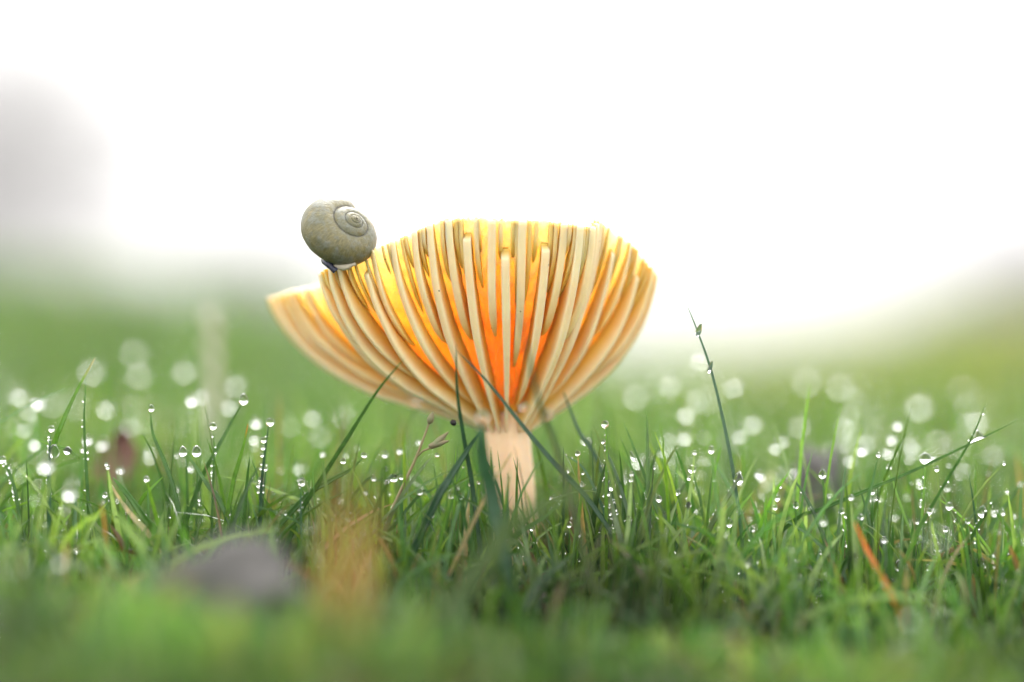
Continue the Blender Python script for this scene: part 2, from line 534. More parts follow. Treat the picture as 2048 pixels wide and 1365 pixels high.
def build_snail():
    c0 = px(684, 478, 1.5)
    root = empty('snail', c0)
    tag(root, 'small round olive-tan snail shell perched on the mushroom cap rim', 'snail')
    W = 1.95; b = math.log(W) / (2 * math.pi)
    turns = 5.2; nT = 300; nc = 56
    A = 1.0
    T = np.linspace(-turns * 2 * math.pi, 0, nT)
    V, UV, CR = [], [], []
    rho1, a1, z1 = 3.75, 3.35, 4.9                   # mm at the mouth: coil radius, tube radius, drop below apex
    for t in T:
        g = math.exp(b * t)
        rho, a, z = rho1 * g, a1 * g, -z1 * g * 1.0
        er = Vector((math.cos(-t), math.sin(-t), 0))  # clockwise growth seen from the apex
        f_ = 1.0 - 0.6 * float(sstep(-0.9, 0.0, t))     # the lip draws in at the mouth
        a *= f_
        for k in range(nc):
            q = 2 * math.pi * k / nc
            rip = 1 + 0.006 * math.sin(t * 70)
            v = er * (rho + a * 1.0 * math.cos(q) * rip) + Vector((0, 0, z + a * 1.03 * math.sin(q) * rip))
            V.append(v); UV.append((t * 1.0, k / nc * 6))
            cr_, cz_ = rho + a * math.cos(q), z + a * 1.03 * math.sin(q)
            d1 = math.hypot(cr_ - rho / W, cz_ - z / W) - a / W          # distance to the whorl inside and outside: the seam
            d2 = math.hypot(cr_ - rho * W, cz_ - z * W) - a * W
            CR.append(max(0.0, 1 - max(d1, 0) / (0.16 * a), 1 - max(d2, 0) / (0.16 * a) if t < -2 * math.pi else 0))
    F = []
    for i in range(nT - 1):
        for k in range(nc):
            k2 = (k + 1) % nc
            F.append((i * nc + k, i * nc + k2, (i + 1) * nc + k2, (i + 1) * nc + k))
    F.append(tuple(range(nc)))
    F.append(tuple((nT - 1) * nc + k for k in range(nc - 1, -1, -1)))
    axis = Vector((0.50, -0.62, 0.60)).normalized()
    side = Vector((0, 0, 1)).cross(axis).normalized()
    upv = axis.cross(side)
    rot = Matrix((side, upv, axis)).transposed()
    spin = Matrix.Rotation(math.radians(SPIN), 3, 'Z')
    cen = Vector((0, 0, -4.1))
    pts = [rot @ (spin @ (v - cen)) * MM for v in V]
    shm = mesh_from('shell', pts, F, uv=UV)
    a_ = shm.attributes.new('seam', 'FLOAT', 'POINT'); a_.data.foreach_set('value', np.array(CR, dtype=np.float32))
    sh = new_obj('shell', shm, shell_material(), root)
    # pale rim of the shell mouth
    return root, c0
SPIN = 24
snail, SN = build_snail()
M_LIP = simple('snail_lip', (0.42, 0.36, 0.27), (0.58, 0.52, 0.42), 900, 0.4, 0.2)
M_FOOT = simple('snail_foot', (0.012, 0.013, 0.03), (0.05, 0.055, 0.10), 900, 0.25, 0.5, bdist=0.0002)
def lump(name, pts, rads, m, parent, sides=12, wob=0.12, origin=None):
    P = catmull([tuple(p) for p in pts], 12); R = np.interp(np.linspace(0, 1, 12), np.linspace(0, 1, len(rads)), rads)
    V, F = tube(P, R, sides)
    V = [v + Vector((mnoise.noise(v * 900), mnoise.noise(v * 900 + Vector((7, 1, 3))), mnoise.noise(v * 900 + Vector((2, 9, 4))))) * wob * MM for v in V]
    if origin is not None: V = [v - origin for v in V]
    return new_obj(name, mesh_from(name, V, F), m, parent)
lump('foot', [px(652, 518, 0.5), px(658, 528, -0.6), px(664, 536, -1.0), px(671, 543, -1.0)], [0.7 * MM, 0.62 * MM, 0.34 * MM, 0.45 * MM], M_FOOT, snail, origin=SN)
lump('lip', [px(668, 532, -0.6), px(690, 534, -1.2), px(712, 528, -1.2)], [0.35 * MM, 0.5 * MM, 0.25 * MM], M_LIP, snail, origin=SN)

# ------------------------------------------------------------------ grass: blade builders
PAL = np.array([(0.062, 0.165, 0.025), (0.105, 0.235, 0.035), (0.040, 0.120, 0.035), (0.155, 0.265, 0.050), (0.070, 0.185, 0.060), (0.17, 0.27, 0.12)])
DRY = np.array([(0.26, 0.20, 0.10), (0.20, 0.12, 0.055), (0.32, 0.28, 0.16)])

def ribbons(base, top, bend, width, tint, K=6, fold=0.35, tipw=0.06):
    """many blades at once: quadratic curve from base to top, pulled towards bend; V-folded cross-section"""
    N = len(base)
    t = np.linspace(0, 1, K)[None, :, None]
    mid = bend[:, None, :]
    P = (1 - t) ** 2 * base[:, None, :] + 2 * (1 - t) * t * mid + t ** 2 * top[:, None, :]
    T = np.gradient(P, axis=1); T /= np.linalg.norm(T, axis=2, keepdims=True) + 1e-12
    yaw = rng.uniform(0, 2 * np.pi, N)
    ref = np.stack([np.cos(yaw), np.sin(yaw), np.zeros(N)], -1)[:, None, :]
    sd = np.cross(T, np.broadcast_to(ref, T.shape)); sd /= np.linalg.norm(sd, axis=2, keepdims=True) + 1e-9
    nm = np.cross(sd, T)
    tt = np.linspace(0, 1, K)[None, :, None]
    prof_ = np.minimum(1.0, 0.7 + tt) * np.sqrt(np.clip(1 - tt ** 2.2, 0, 1)) + tipw
    wd = width[:, None, None] * 0.5 * prof_
    L = P + sd * wd; Rr = P - sd * wd; C = P + nm * wd * fold * 2
    V = np.stack([L, C, Rr], 2).reshape(-1, 3)
    a = np.arange(N)[:, None] * (K * 3) + np.arange(K - 1)[None, :] * 3
    a = a.ravel()
    F = np.concatenate([np.stack([a, a + 1, a + 4, a + 3], -1), np.stack([a + 1, a + 2, a + 5, a + 4], -1)])
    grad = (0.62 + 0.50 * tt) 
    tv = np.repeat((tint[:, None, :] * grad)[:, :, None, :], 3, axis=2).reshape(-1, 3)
    return V, F, tv

class Stuff:
    def __init__(s): s.V, s.F, s.T, s.n = [], [], [], 0
    def add(s, V, F, T):
        s.V.append(V); s.F.append(F + s.n); s.T.append(T); s.n += len(V)
    def build(s, name, m):
        return new_obj(name, mesh_from(name, np.concatenate(s.V), np.concatenate(s.F), tint=np.concatenate(s.T)), m)

def pick_tints(n, dry=0.06, yellow=0.0):
    c = PAL[rng.integers(0, len(PAL), n)] * rng.uniform(0.75, 1.3, (n, 1))
    c = c * (1 + np.array([1.0, 0.35, 0.5]) * np.asarray(yellow).reshape(-1, 1))
    d = rng.random(n) < dry
    c[d] = DRY[rng.integers(0, len(DRY), d.sum())] * rng.uniform(0.6, 1.1, (d.sum(), 1))
    return c

grass = Stuff()
def scatter(n, x0, x1, y0, y1, hmin, hmax, wmin, wmax, lean=0.55, dry=0.06, K=6, taper=True, hpow=1.0, yellow=0.0, fore=False):
    x = rng.uniform(x0, x1, n); y = rng.uniform(y0, y1, n)
    if taper:                                     # keep roughly to what a few camera positions could see
        lim = 0.03 + (y - CAM_Y) * 0.30
        ok = np.abs(x) < lim; x, y = x[ok], y[ok]
    ok = np.hypot(x - MX - 1.2 * MM, y) > 4.2 * MM
    x, y = x[ok], y[ok]; n = len(x)
    patch = np.array([mnoise.noise(Vector((a * 28, b * 28, 5.0))) for a, b in zip(x, y)])
    h = (hmin + (hmax - hmin) * rng.random(n) ** hpow) * (1 + 0.45 * patch) * MM
    base = np.stack([x, y, gz(x, y) - 0.6 * MM], -1)
    az = rng.uniform(0, 2 * np.pi, n); ln = np.abs(rng.normal(0, lean, n))
    dv = np.stack([np.cos(az), np.sin(az), np.zeros(n)], -1)
    top = base + dv * (h * ln)[:, None] + np.array([0, 0, 1.0]) * (h / np.sqrt(1 + 0.6 * ln ** 2))[:, None]
    bend = base + dv * (h * ln * 0.18)[:, None] + np.array([0, 0, 0.62]) * h[:, None]
    wdt = rng.uniform(wmin, wmax, n) * MM
    tn = np.array([mnoise.noise(Vector((a * 45, b * 45, 9.0))) for a, b in zip(x, y)])
    yl = yellow * sstep(0.02, 0.2, x + 0.25 * (y - 0.3)) if yellow else 0.0
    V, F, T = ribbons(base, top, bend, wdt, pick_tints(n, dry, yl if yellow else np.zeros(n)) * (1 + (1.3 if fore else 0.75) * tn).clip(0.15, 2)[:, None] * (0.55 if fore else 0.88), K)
    grass.add(V, F, T)

scatter(1500, -0.14, 0.14, -0.065, -0.035, 3.5, 7.5, 0.4, 0.9, 0.65, 0.07)
scatter(7600, -0.14, 0.14, -0.035, 0.075, 5, 13, 0.4, 0.9, 0.65, 0.07)            # sward at the mushroom
scatter(1800, -0.12, 0.12, -0.024, 0.075, 10, 19, 0.3, 0.7, 0.55, 0.05, K=7)
scatter(3200, -0.10, 0.10, -0.21, -0.06, 2.5, 8, 0.6, 1.4, 0.6, 0.06, fore=True)               # foreground
scatter(650, -0.13, 0.13, -0.012, 0.10, 15, 27, 0.28, 0.55, 0.35, 0.015, K=7)
scatter(14, -0.007, 0.009, -0.020, -0.007, 11, 17, 0.3, 0.6, 0.3, 0.05, K=7)
scatter(260, -0.025, 0.025, -0.016, 0.03, 12, 21, 0.35, 0.7, 0.4, 0.05, K=7)
scatter(420, -0.040, -0.008, -0.095, -0.062, 6, 11, 0.6, 1.1, 0.5, 0.05)
scatter(9000, -0.22, 0.22, 0.07, 0.40, 6, 14, 0.5, 1.1, 0.55, 0.05, yellow=0.6)
scatter(1300, -0.22, 0.22, 0.07, 0.40, 12, 21, 0.4, 0.8, 0.35, 0.05, yellow=0.6)
scatter(14000, -0.5, 0.5, 0.38, 1.35, 8, 17, 0.7, 1.6, 0.5, 0.06, K=5, yellow=1.3)

# ------------------------------------------------------------------ dew drops
def drop_mesh(name, rings=12, segs=18, tear=0.0, squash=1.0):
    V, F = [], []
    V.append((0, 0, 1.0 * (1 + tear)))
    for i in range(1, rings):
        a = math.pi * i / rings
        r = math.sin(a); z = math.cos(a)
        if z > 0: r *= (1 - tear * 0.55 * z); z *= (1 + tear)
        for k in range(segs):
            t = 2 * math.pi * k / segs
            V.append((r * math.cos(t), r * math.sin(t), z * squash))
    V.append((0, 0, -squash))
    for k in range(segs): F.append((0, 1 + k, 1 + (k + 1) % segs))
    for i in range(rings - 2):
        for k in range(segs):
            a = 1 + i * segs + k; b = 1 + i * segs + (k + 1) % segs
            F.append((a, a + segs, b + segs, b))
    last = len(V) - 1; o = 1 + (rings - 2) * segs
    for k in range(segs): F.append((o + (k + 1) % segs, o + k, last))
    me = mesh_from(name, V, F)
    me.materials.append(M_WATER)
    return me
DROPS = [drop_mesh('dew_drop', tear=0.0), drop_mesh('dew_drop_tear', tear=0.45), drop_mesh('dew_drop_flat', squash=0.9, tear=0.12)]

def drop(p, dia_mm, label, group=None, shape=0, rot=None, stretch=None):
    o = bpy.data.objects.new('dew_drop', DROPS[shape])
    COL.objects.link(o)
    o.location = p
    s = dia_mm * 0.5 * MM
    o.scale = (s, s, s) if stretch is None else (s * stretch[0], s * stretch[1], s * stretch[2])
    if rot is not None: o.rotation_euler = rot
    tag(o, label, 'dew drop', group)
    return o

# tiny beads of dew: one uncountable mass
ICO = None
def ico():
    bm = bmesh.new(); bmesh.ops.create_icosphere(bm, subdivisions=2, radius=1.0)
    V = np.array([v.co[:] for v in bm.verts]); F = np.array([[v.index for v in f.verts] for f in bm.faces]); bm.free()
    return V, F
ICO_V, ICO_F = ico()
beadV, beadF, beadN = [], [], 0
def beads(P, R):
    global beadN
    P = np.asarray(P); R = np.asarray(R)
    if len(P) == 0: return
    V = (ICO_V[None] * R[:, None, None] + P[:, None, :]).reshape(-1, 3)
    F = (ICO_F[None] + (np.arange(len(P)) * len(ICO_V))[:, None, None]).reshape(-1, 3) + beadN
    beadV.append(V); beadF.append(F); beadN += len(V)

# ------------------------------------------------------------------ single blades one can pick out
GREEN = {'dark': (0.030, 0.110, 0.045), 'mid': (0.085, 0.210, 0.045), 'bright': (0.160, 0.330, 0.040), 'blue': (0.060, 0.165, 0.085),
         'olive': (0.085, 0.130, 0.030), 'pale': (0.16, 0.24, 0.11), 'orange': (0.55, 0.20, 0.03), 'straw': (0.50, 0.44, 0.28), 'brown': (0.20, 0.10, 0.04)}

def blade(name, pts, wpx, colour, label, group=None, cat='grass', to_ground=True, bead=0, bead_side=-1, tipc=None, bsize=(0.12, 0.34), yaw=0.35, parent=None):
    """pts: (x, y, dd) in photograph pixels from the foot to the tip; a folded blade with thickness"""
    P = [px(*p) for p in pts]
    if to_ground:
        b = P[0]; d = (P[0] - P[1]); 
        g = float(gz(b.x, b.y))
        if b.z > g:
            f = (b.z - g) / max(-d.z, 1e-4)
            e = Vector((b.x + max(-0.010, min(0.010, d.x * f * 0.75)), b.y, 0)); e.z = float(gz(e.x, e.y)) - 0.0012
            P = [e] + P
    n = 7 * (len(P) - 1) + 1
    C = catmull([tuple(p) for p in P], n)
    org = Vector(C[0])
    t = np.linspace(0, 1, n)
    w0 = wpx / 16.0 * MM * 0.37
    wd = w0 * (np.minimum(1, 0.75 + t * 0.6) * np.clip(1 - t ** 1.5, 0, 1) ** 0.75 + 0.05)
    T = np.gradient(C, axis=0); T /= np.linalg.norm(T, axis=1)[:, None]
    view = np.array([math.sin(yaw), -math.cos(yaw), 0.15])
    sd = np.cross(T, view); sd /= np.linalg.norm(sd, axis=1)[:, None]
    nm = np.cross(sd, T)
    ring = [(1, 0.30), (0.5, 0.14), (0, -0.05), (-0.5, 0.14), (-1, 0.30), (-0.5, -0.02), (0, -0.28), (0.5, -0.02)]
    V = np.stack([C + sd * (wd * a)[:, None] + nm * (wd * c)[:, None] for a, c in ring], 1) 
    m = len(ring)
    F = [(i * m + q, i * m + (q + 1) % m, (i + 1) * m + (q + 1) % m, (i + 1) * m + q) for i in range(n - 1) for q in range(m)]
    F.append(tuple(range(m - 1, -1, -1))); F.append(tuple((n - 1) * m + q for q in range(m)))
    col = np.array(GREEN[colour]) if isinstance(colour, str) else np.array(colour)
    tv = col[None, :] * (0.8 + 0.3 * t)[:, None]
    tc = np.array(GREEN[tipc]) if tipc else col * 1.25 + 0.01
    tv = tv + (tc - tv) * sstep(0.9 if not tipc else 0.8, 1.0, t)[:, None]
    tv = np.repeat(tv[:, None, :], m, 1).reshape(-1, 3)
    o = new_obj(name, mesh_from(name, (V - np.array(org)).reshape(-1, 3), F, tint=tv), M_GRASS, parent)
    o.location = org
    if label: tag(o, label, cat, group)
    if bead:
        i = rng.integers(int(n * 0.25), n - 1, bead)
        sgn = np.where(rng.random(bead) < 0.8, bead_side, -bead_side)
        R = rng.uniform(bsize[0], bsize[1], bead) ** 1.4 * MM * 0.75
        beads(C[i] + sd[i] * ((wd[i] + R * 0.7) * sgn)[:, None], R)
    return o, C

B = blade
# --- by the stem and in front of the cap
B('grass_shoot', [(946, 985, -3), (926, 870, -4), (914, 780, -5), (912, 688, -6)], 15, 'dark', 'stiff dark green upright grass blade touching the lower gills left of the stem')
B('grass_shoot', [(1185, 1012, -3), (1112, 932, -4), (1045, 852, -4.5), (975, 765, -5), (914, 702, -5.5)], 17, 'dark', 'long dark green grass blade slanting across the lower gills and stem top')
B('grass_shoot', [(1120, 925, -19), (1082, 820, -20), (1052, 690, -21), (1028, 556, -22)], 18, 'olive', 'tall olive grass blade rising in front of the middle gills')
B('grass_shoot', [(596, 1035, -1), (640, 962, -2), (700, 868, -3), (755, 782, -4), (808, 718, -6)], 16, 'mid', 'tapering green grass blade leaning under the left half of the cap')
B('grass_shoot', [(1200, 935, 8), (1160, 868, 9), (1140, 820, 10), (1126, 782, 10)], 15, 'dark', 'short dark blade standing just right of the stem below the cap')
B('grass_shoot', [(868, 1010, -6), (900, 955, -5), (935, 900, -4), (960, 862, -4)], 26, 'dark', 'broad dark green leaf blade shading the left side of the stem')
B('grass_shoot', [(975, 985, -9), (1005, 935, -8), (1024, 905, -8)], 12, 'straw', 'short straw-coloured blade stub crossing the stem', tipc='pale')
B('grass_shoot', [(985, 1005, -16), (968, 940, -17), (960, 880, -18), (962, 842, -18)], 48, 'blue', 'bluish green blade with a dew drop standing before the stem')
B('grass_shoot', [(1000, 1075, -44), (1080, 1020, -46), (1150, 985, -48), (1215, 962, -50)], 52, 'pale', 'broad pale dewy blade leaning across in front of the stem foot')
drop(px(966, 833, -18), 1.5, 'large dew drop on bluish blade tip before the stem')
drop(px(1092, 830, -19), 1.3, 'dew drop on the tall olive blade near the stem top')
drop(px(1048, 814, -15), 1.0, 'dew drop hanging under the gills right of the stem')
# --- right of the mushroom
_, c5 = B('grass_shoot', [(1474, 1010, 0), (1455, 890, 0), (1424, 752, 0), (1396, 668, 0), (1374, 611, 0)], 19, 'blue', 'tallest green grass blade right of the mushroom with two dew drops on it', yaw=0.9)
drop(px(1397, 663, -0.6), 1.2, 'upper dew drop clinging to the tallest grass blade', shape=1, stretch=(0.62, 0.8, 1.15), rot=(0, 0.35, 0))
drop(px(1420, 737, -0.6), 1.0, 'lower dew drop clinging to the tallest grass blade', shape=1, stretch=(0.55, 0.8, 1.3), rot=(0, 0.3, 0))
B('grass_shoot', [(1212, 1068, 0), (1212, 980, 0), (1213, 900, 0), (1211, 850, 0)], 12, 'bright', 'straight upright bright green blade topped by a dew drop right of the stem', bead=10)
drop(px(1210, 849, -0.2), 0.95, 'dew drop balanced on the straight upright bright blade', shape=0)
drop(px(1206, 884, -0.4), 0.6, 'small dew drop just below the tip of the straight upright bright blade')
B('grass_shoot', [(1340, 1095, 0), (1306, 1000, 0), (1275, 915, 0), (1247, 845, 0)], 13, 'mid', 'slender leaning grass blade with a drop on its left edge')
drop(px(1265, 914, -0.4), 0.95, 'dew drop on the left edge of the slender leaning blade', shape=1, stretch=(0.55, .8, 1.1), rot=(0, -0.4, 0))
drop(px(1294, 996, -0.4), 0.8, 'lower dew drop on the slender leaning blade', shape=1, stretch=(0.5, .8, 1.1), rot=(0, -0.5, 0))
B('grass_shoot', [(1402, 1010, 0), (1393, 975, 0), (1386, 945, 0)], 9, 'mid', 'short thin stalk carrying a round dew drop', bead=8)
drop(px(1384, 939, 0), 1.05, 'round dew drop on the short thin stalk')
B('grass_shoot', [(1425, 1045, -3), (1450, 1002, -2), (1474, 962, -1), (1480, 940, 0)], 18, 'pale', 'pale wet blade with a large pear-shaped dew drop at its tip', bead=14)
drop(px(1477, 960, -0.3), 1.25, 'large pear-shaped dew drop on the pale wet blade', shape=1)
B('grass_shoot', [(1250, 1140, -4), (1240, 1080, -4), (1226, 1020, -3), (1220, 985, -2)], 24, 'pale', 'broad pale blade covered with round dew beads near the straight blade', bead=26, bsize=(.2, .45))
drop(px(1223, 973, 1), 1.15, 'dew drop behind the straight upright bright blade', shape=1)
B('grass_shoot', [(1215, 1050, 1), (1196, 995, 1), (1165, 935, 2), (1126, 908, 3)], 11, 'blue', 'thin arching blade beaded with dew right of the stem', bead=14, bead_side=1)
B('grass_shoot', [(1060, 1035, -3), (1120, 995, -2), (1165, 982, -1), (1195, 985, -1)], 8, 'pale', 'thin pale hair of grass arching low beside the stem')
drop(px(1139, 1050, -1), 0.75, 'dew drop on a short blade low beside the stem')
B('grass_shoot', [(1136, 1130, -1), (1138, 1090, -1), (1139, 1055, -1)], 8, 'mid', 'short blade carrying a dew drop low beside the stem')
B('grass_shoot', [(1020, 1090, -6), (1050, 1060, -6), (1090, 1035, -6), (1130, 1000, -5)], 16, 'mid', 'green blade lying slantwise across the foot of the stem')
B('grass_shoot', [(1010, 1080, -5), (1014, 1020, -5), (1016, 965, -5), (1015, 945, -5)], 9, 'blue', 'thin upright blade in front of the foot of the stem', bead=6, bead_side=1)
# --- far right cluster
B('grass_shoot', [(1575, 1052, 3), (1650, 1016, 1), (1735, 980, 0), (1830, 940, 0), (1940, 888, 0), (2037, 840, 0)], 13, 'mid', 'long thin blade lying almost level and holding a water film')
B('grass_shoot', [(1783, 1185, 0), (1832, 1070, 0), (1885, 975, 0), (1940, 882, 0), (1973, 806, 0)], 13, 'mid', 'long thin dewy blade crossing the level blade', bead=16, bead_side=1)
B('grass_shoot', [(1952, 1190, 1), (1956, 1100, 1), (1948, 1020, 1), (1938, 950, 1)], 12, 'dark', 'thin dark upright blade below the crossing blades')
B('withered_shoot', [(1800, 1230, -13), (1768, 1165, -14), (1738, 1110, -14), (1709, 1045, -14)], 26, 'orange', 'orange withered grass blade tip poking up among green grass', cat='dry grass')
B('grass_shoot', [(1925, 1110, 0), (1950, 1062, 0), (1975, 1020, 0), (1986, 1004, 0)], 15, 'mid', 'dewy blade with a big drop near its tip below the level blade', bead=16)
drop(px(1965, 1026, -0.5), 1.25, 'big dew drop near the tip of the dewy blade below the level blade', shape=1)
B('grass_shoot', [(1832, 1195, 1), (1838, 1100, 2), (1846, 1000, 3), (1851, 922, 4)], 15, 'bright', 'upright beaded blade standing behind the crossing blades', bead=18)
drop(px(1851, 918, 4), 1.5, 'wide dew drop on top of the upright beaded blade', shape=2)
B('grass_shoot', [(1735, 1208, -3), (1850, 1180, -3), (1960, 1150, -2), (2060, 1128, -1)], 15, 'mid', 'long blade lying low and level under the crossing blades')
B('grass_shoot', [(1950, 1100, 6), (1990, 1040, 7), (2030, 985, 8), (2064, 940, 9)], 16, 'mid', 'blade leaning outward behind the dark upright blade')
B('grass_shoot', [(1675, 1260, -6), (1672, 1225, -6), (1674, 1195, -6)], 6, 'blue', 'hair-thin bent blade tip hung with a drop', bead=8)
B('grass_shoot', [(1590, 1140, -4), (1630, 1145, -5), (1660, 1155, -6), (1668, 1165, -6)], 8, 'pale', 'thin pale arching blade ending above the hanging drop')
drop(px(1675, 1188, -6), 0.85, 'dew drop hanging from the hair-thin bent blade', shape=0)
drop(px(1798, 1134, -0.6), 1.2, 'dew drop low on the blade beside the orange withered tip', shape=1)
drop(px(1875, 1097, 0), 1.05, 'dew drop between the crossing blade and the dark upright blade', shape=1)
drop(px(2032, 1153, -1.5), 1.4, 'large round dew drop on the low level blade', shape=0)
drop(px(2010, 1185, -2), 0.9, 'small dew drop under the low level blade')
drop(px(1816, 1192, -2), 0.9, 'dew drop on the turf beside the dark withered leaf', shape=2)
drop(px(1830, 1185, -2), 0.8, 'smaller dew drop touching the one beside the dark withered leaf', shape=2)
drop(px(1856, 1136, 0), 0.8, 'dew drop right of the orange withered tip', shape=2)
drop(px(1645, 950, 3), 1.0, 'pear-shaped dew drop on a stalk left of the level blade', shape=1)
B('grass_shoot', [(1650, 1060, 3), (1648, 1000, 3), (1645, 955, 3), (1644, 935, 3)], 7, 'mid', 'thin stalk left of the level blade')
B('grass_shoot', [(1590, 1075, 2), (1592, 1040, 2), (1590, 1005, 2), (1591, 988, 2)], 7, 'mid', 'very thin stalk with a pear-shaped drop')
drop(px(1592, 1012, 2), 0.75, 'tiny pear-shaped dew drop on a very thin stalk', shape=1)
# water held between the two crossing blades
def water_film():
    pts = [px(1938, 889, -0.3), px(1956, 859, -0.3), px(1974, 875, -0.3)]
    c = (pts[0] + pts[1] + pts[2]) / 3
    n = 8; V, F = [], []
    def edge(a, b, t):                            # edges sag inward, as a wet film does
        return a + (b - a) * t + (c - (a + b) / 2) * 0.35 * 4 * t * (1 - t) * 0.6
    loop = [edge(pts[i], pts[(i + 1) % 3], k / n) for i in range(3) for k in range(n)]
    for sgn in (-1, 1):
        for r, h in ((1.0, 0.10), (0.8, 0.30), (0.4, 0.42)):
            for v in loop: V.append(c + (v - c) * r + Vector((0, sgn * h * MM, 0)) - c)
        V.append(Vector((0, sgn * 0.45 * MM, 0)))
    m = len(loop); st = 3 * m + 1
    for s_ in (0, 1):
        o = s_ * st
        for r in range(2):
            for k in range(m):
                q = (o + r * m + k, o + r * m + (k + 1) % m, o + (r + 1) * m + (k + 1) % m, o + (r + 1) * m + k)
                F.append(q if s_ else q[::-1])
        for k in range(m):
            q = (o + 2 * m + k, o + 2 * m + (k + 1) % m, o + 3 * m); F.append(q if s_ else q[::-1])
    for k in range(m):
        F.append((k, (k + 1) % m, st + (k + 1) % m, st + k)[::-1])
    me = mesh_from('water_film', V, F)
    bm = bmesh.new(); bm.from_mesh(me); bmesh.ops.recalc_face_normals(bm, faces=bm.faces); bm.to_mesh(me); bm.free()
    o = new_obj('water_film', me, M_WATER); o.location = c
    tag(o, 'triangular film of water held where two thin blades cross', 'water film')
water_film()
# --- left of the mushroom
B('grass_shoot', [(104, 905, 0), (122, 852, 0), (152, 785, 1), (190, 716, 2)], 17, 'bright', 'bright green pointed blade rising highest on the side of the snail', tipc='straw')
B('grass_shoot', [(176, 1010, 1), (172, 930, 1), (168, 840, 1), (172, 756, 1)], 11, 'mid', 'thin upright beaded blade beside the bright pointed blade', bead=16)
B('grass_shoot', [(98, 1010, -2), (98, 960, -2), (99, 910, -2), (100, 868, -2)], 14, 'blue', 'upright blade set with dew beads and a drop on top', bead=20)
drop(px(103, 858, -2), 0.8, 'dew drop on top of the upright blade set with beads')
B('grass_shoot', [(158, 918, -1), (135, 900, -1), (100, 890, -1), (66, 877, -1)], 10, 'bright', 'small curved blade lying level across the upright beaded blade', to_ground=False)
drop(px(108, 905, -1.6), 1.4, 'large dew drop caught where the level curved blade crosses', shape=1)
drop(px(135, 902, -1), 1.0, 'dew drop sitting on the level curved blade', shape=2)
B('grass_shoot', [(352, 1000, 0), (330, 930, 0), (306, 870, 0), (301, 825, 0)], 17, 'mid', 'curved blade with a small bright drop at its tip', yaw=0.7)
drop(px(303, 818, 0), 0.75, 'small dew drop at the tip of the curved blade', shape=1)
B('grass_shoot', [(425, 1000, -1), (427, 945, -1), (428, 900, -1), (427, 862, -1)], 8, 'mid', 'hair-thin upright blade with a drop and a string of beads', bead=14)
drop(px(426, 853, -1), 0.95, 'round dew drop on top of the hair-thin upright blade')
B('grass_shoot', [(463, 980, -1), (474, 935, -1), (487, 890, -1), (496, 848, -1)], 15, 'bright', 'short yellow-green blade without drops between two beaded blades', tipc='orange')
B('grass_shoot', [(521, 1010, -2), (524, 955, -2), (531, 895, -2), (538, 846, -2)], 10, 'dark', 'dark thin blade edged with a row of dew beads', bead=12, bsize=(.2, .5))
drop(px(540, 845, -2), 1.05, 'round dew drop on the dark thin blade edged with beads', shape=0)
drop(px(527, 881, -2.2), 0.75, 'upper bead on the edge of the dark thin blade')
drop(px(526, 896, -2.2), 0.6, 'middle bead on the edge of the dark thin blade')
drop(px(521, 960, -2.2), 0.65, 'lowest bead on the edge of the dark thin blade')
B('grass_shoot', [(400, 965, 3), (430, 905, 3), (462, 845, 4), (488, 800, 4)], 14, 'mid', 'leaning blade behind the hair-thin blade with a wide drop at its tip')
drop(px(487, 801, 4), 1.2, 'wide dew drop at the tip of the leaning blade', shape=1)
B('grass_shoot', [(445, 1015, -1), (418, 975, -1), (392, 935, 0), (372, 905, 1)], 16, 'mid', 'blade leaning toward two dew drops side by side')
drop(px(366, 905, 1), 1.05, 'dew drop of a side-by-side pair, on the leaning blade tip', shape=1)
drop(px(393, 905, 2), 1.2, 'larger dew drop of the side-by-side pair', shape=1)
B('grass_shoot', [(393, 1000, 2), (394, 950, 2), (393, 910, 2)], 7, 'mid', 'thin stalk under the larger drop of the pair')
B('grass_shoot', [(318, 1080, -4), (285, 1030, -4), (252, 985, -3), (225, 955, -2)], 30, 'mid', 'broad folded green leaf leaning with a yellowed edge', yaw=-0.5)
B('withered_shoot', [(300, 1075, -5), (270, 1040, -5), (240, 1000, -4), (214, 955, -3)], 18, 'straw', 'yellowed dry blade beneath the broad folded leaf', cat='dry grass', tipc='brown')
B('grass_shoot', [(275, 1015, 1), (300, 980, 1), (325, 955, 2)], 14, 'bright', 'short green blade pointing away from the broad folded leaf')
B('grass_shoot', [(35, 1010, -2), (28, 975, -2), (16, 940, -2), (4, 922, -2)], 12, 'mid', 'drooping dewy blade with beads on both edges', bead=18)
drop(px(5, 920, -2), 0.95, 'dew drop at the end of the drooping dewy blade')
B('grass_shoot', [(600, 1005, 1), (655, 965, 1), (700, 940, 1), (726, 916, 1)], 18, 'mid', 'blade leaning toward the stem with a drop at its tip')
drop(px(728, 911, 1), 0.75, 'dew drop at the tip of the blade leaning toward the stem')
drop(px(686, 923, 0.4), 0.75, 'dew drop on the middle of the blade leaning toward the stem')
B('grass_shoot', [(602, 1050, -4), (601, 1010, -4), (602, 975, -4), (598, 955, -4)], 6, 'blue', 'hair-thin blade with a pear-shaped drop near the orange-yellow fallen leaf', bead=8)
drop(px(603, 966, -4), 0.9, 'pear-shaped dew drop on the hair-thin blade near the yellow leaf', shape=1)
B('grass_shoot', [(845, 1095, -3), (845, 1050, -3), (842, 1010, -3), (840, 990, -3)], 8, 'blue', 'short upright blade with a drop in front of the seed head')
drop(px(840, 985, -3), 0.8, 'dew drop on the short upright blade in front of the seed head')
B('grass_shoot', [(720, 975, 2), (752, 962, 2), (785, 955, 2), (815, 940, 2)], 9, 'mid', 'thin level blade with two dew drops near the seed head stalk')
drop(px(787, 957, 1.6), 1.1, 'larger dew drop on the thin level blade', shape=0)
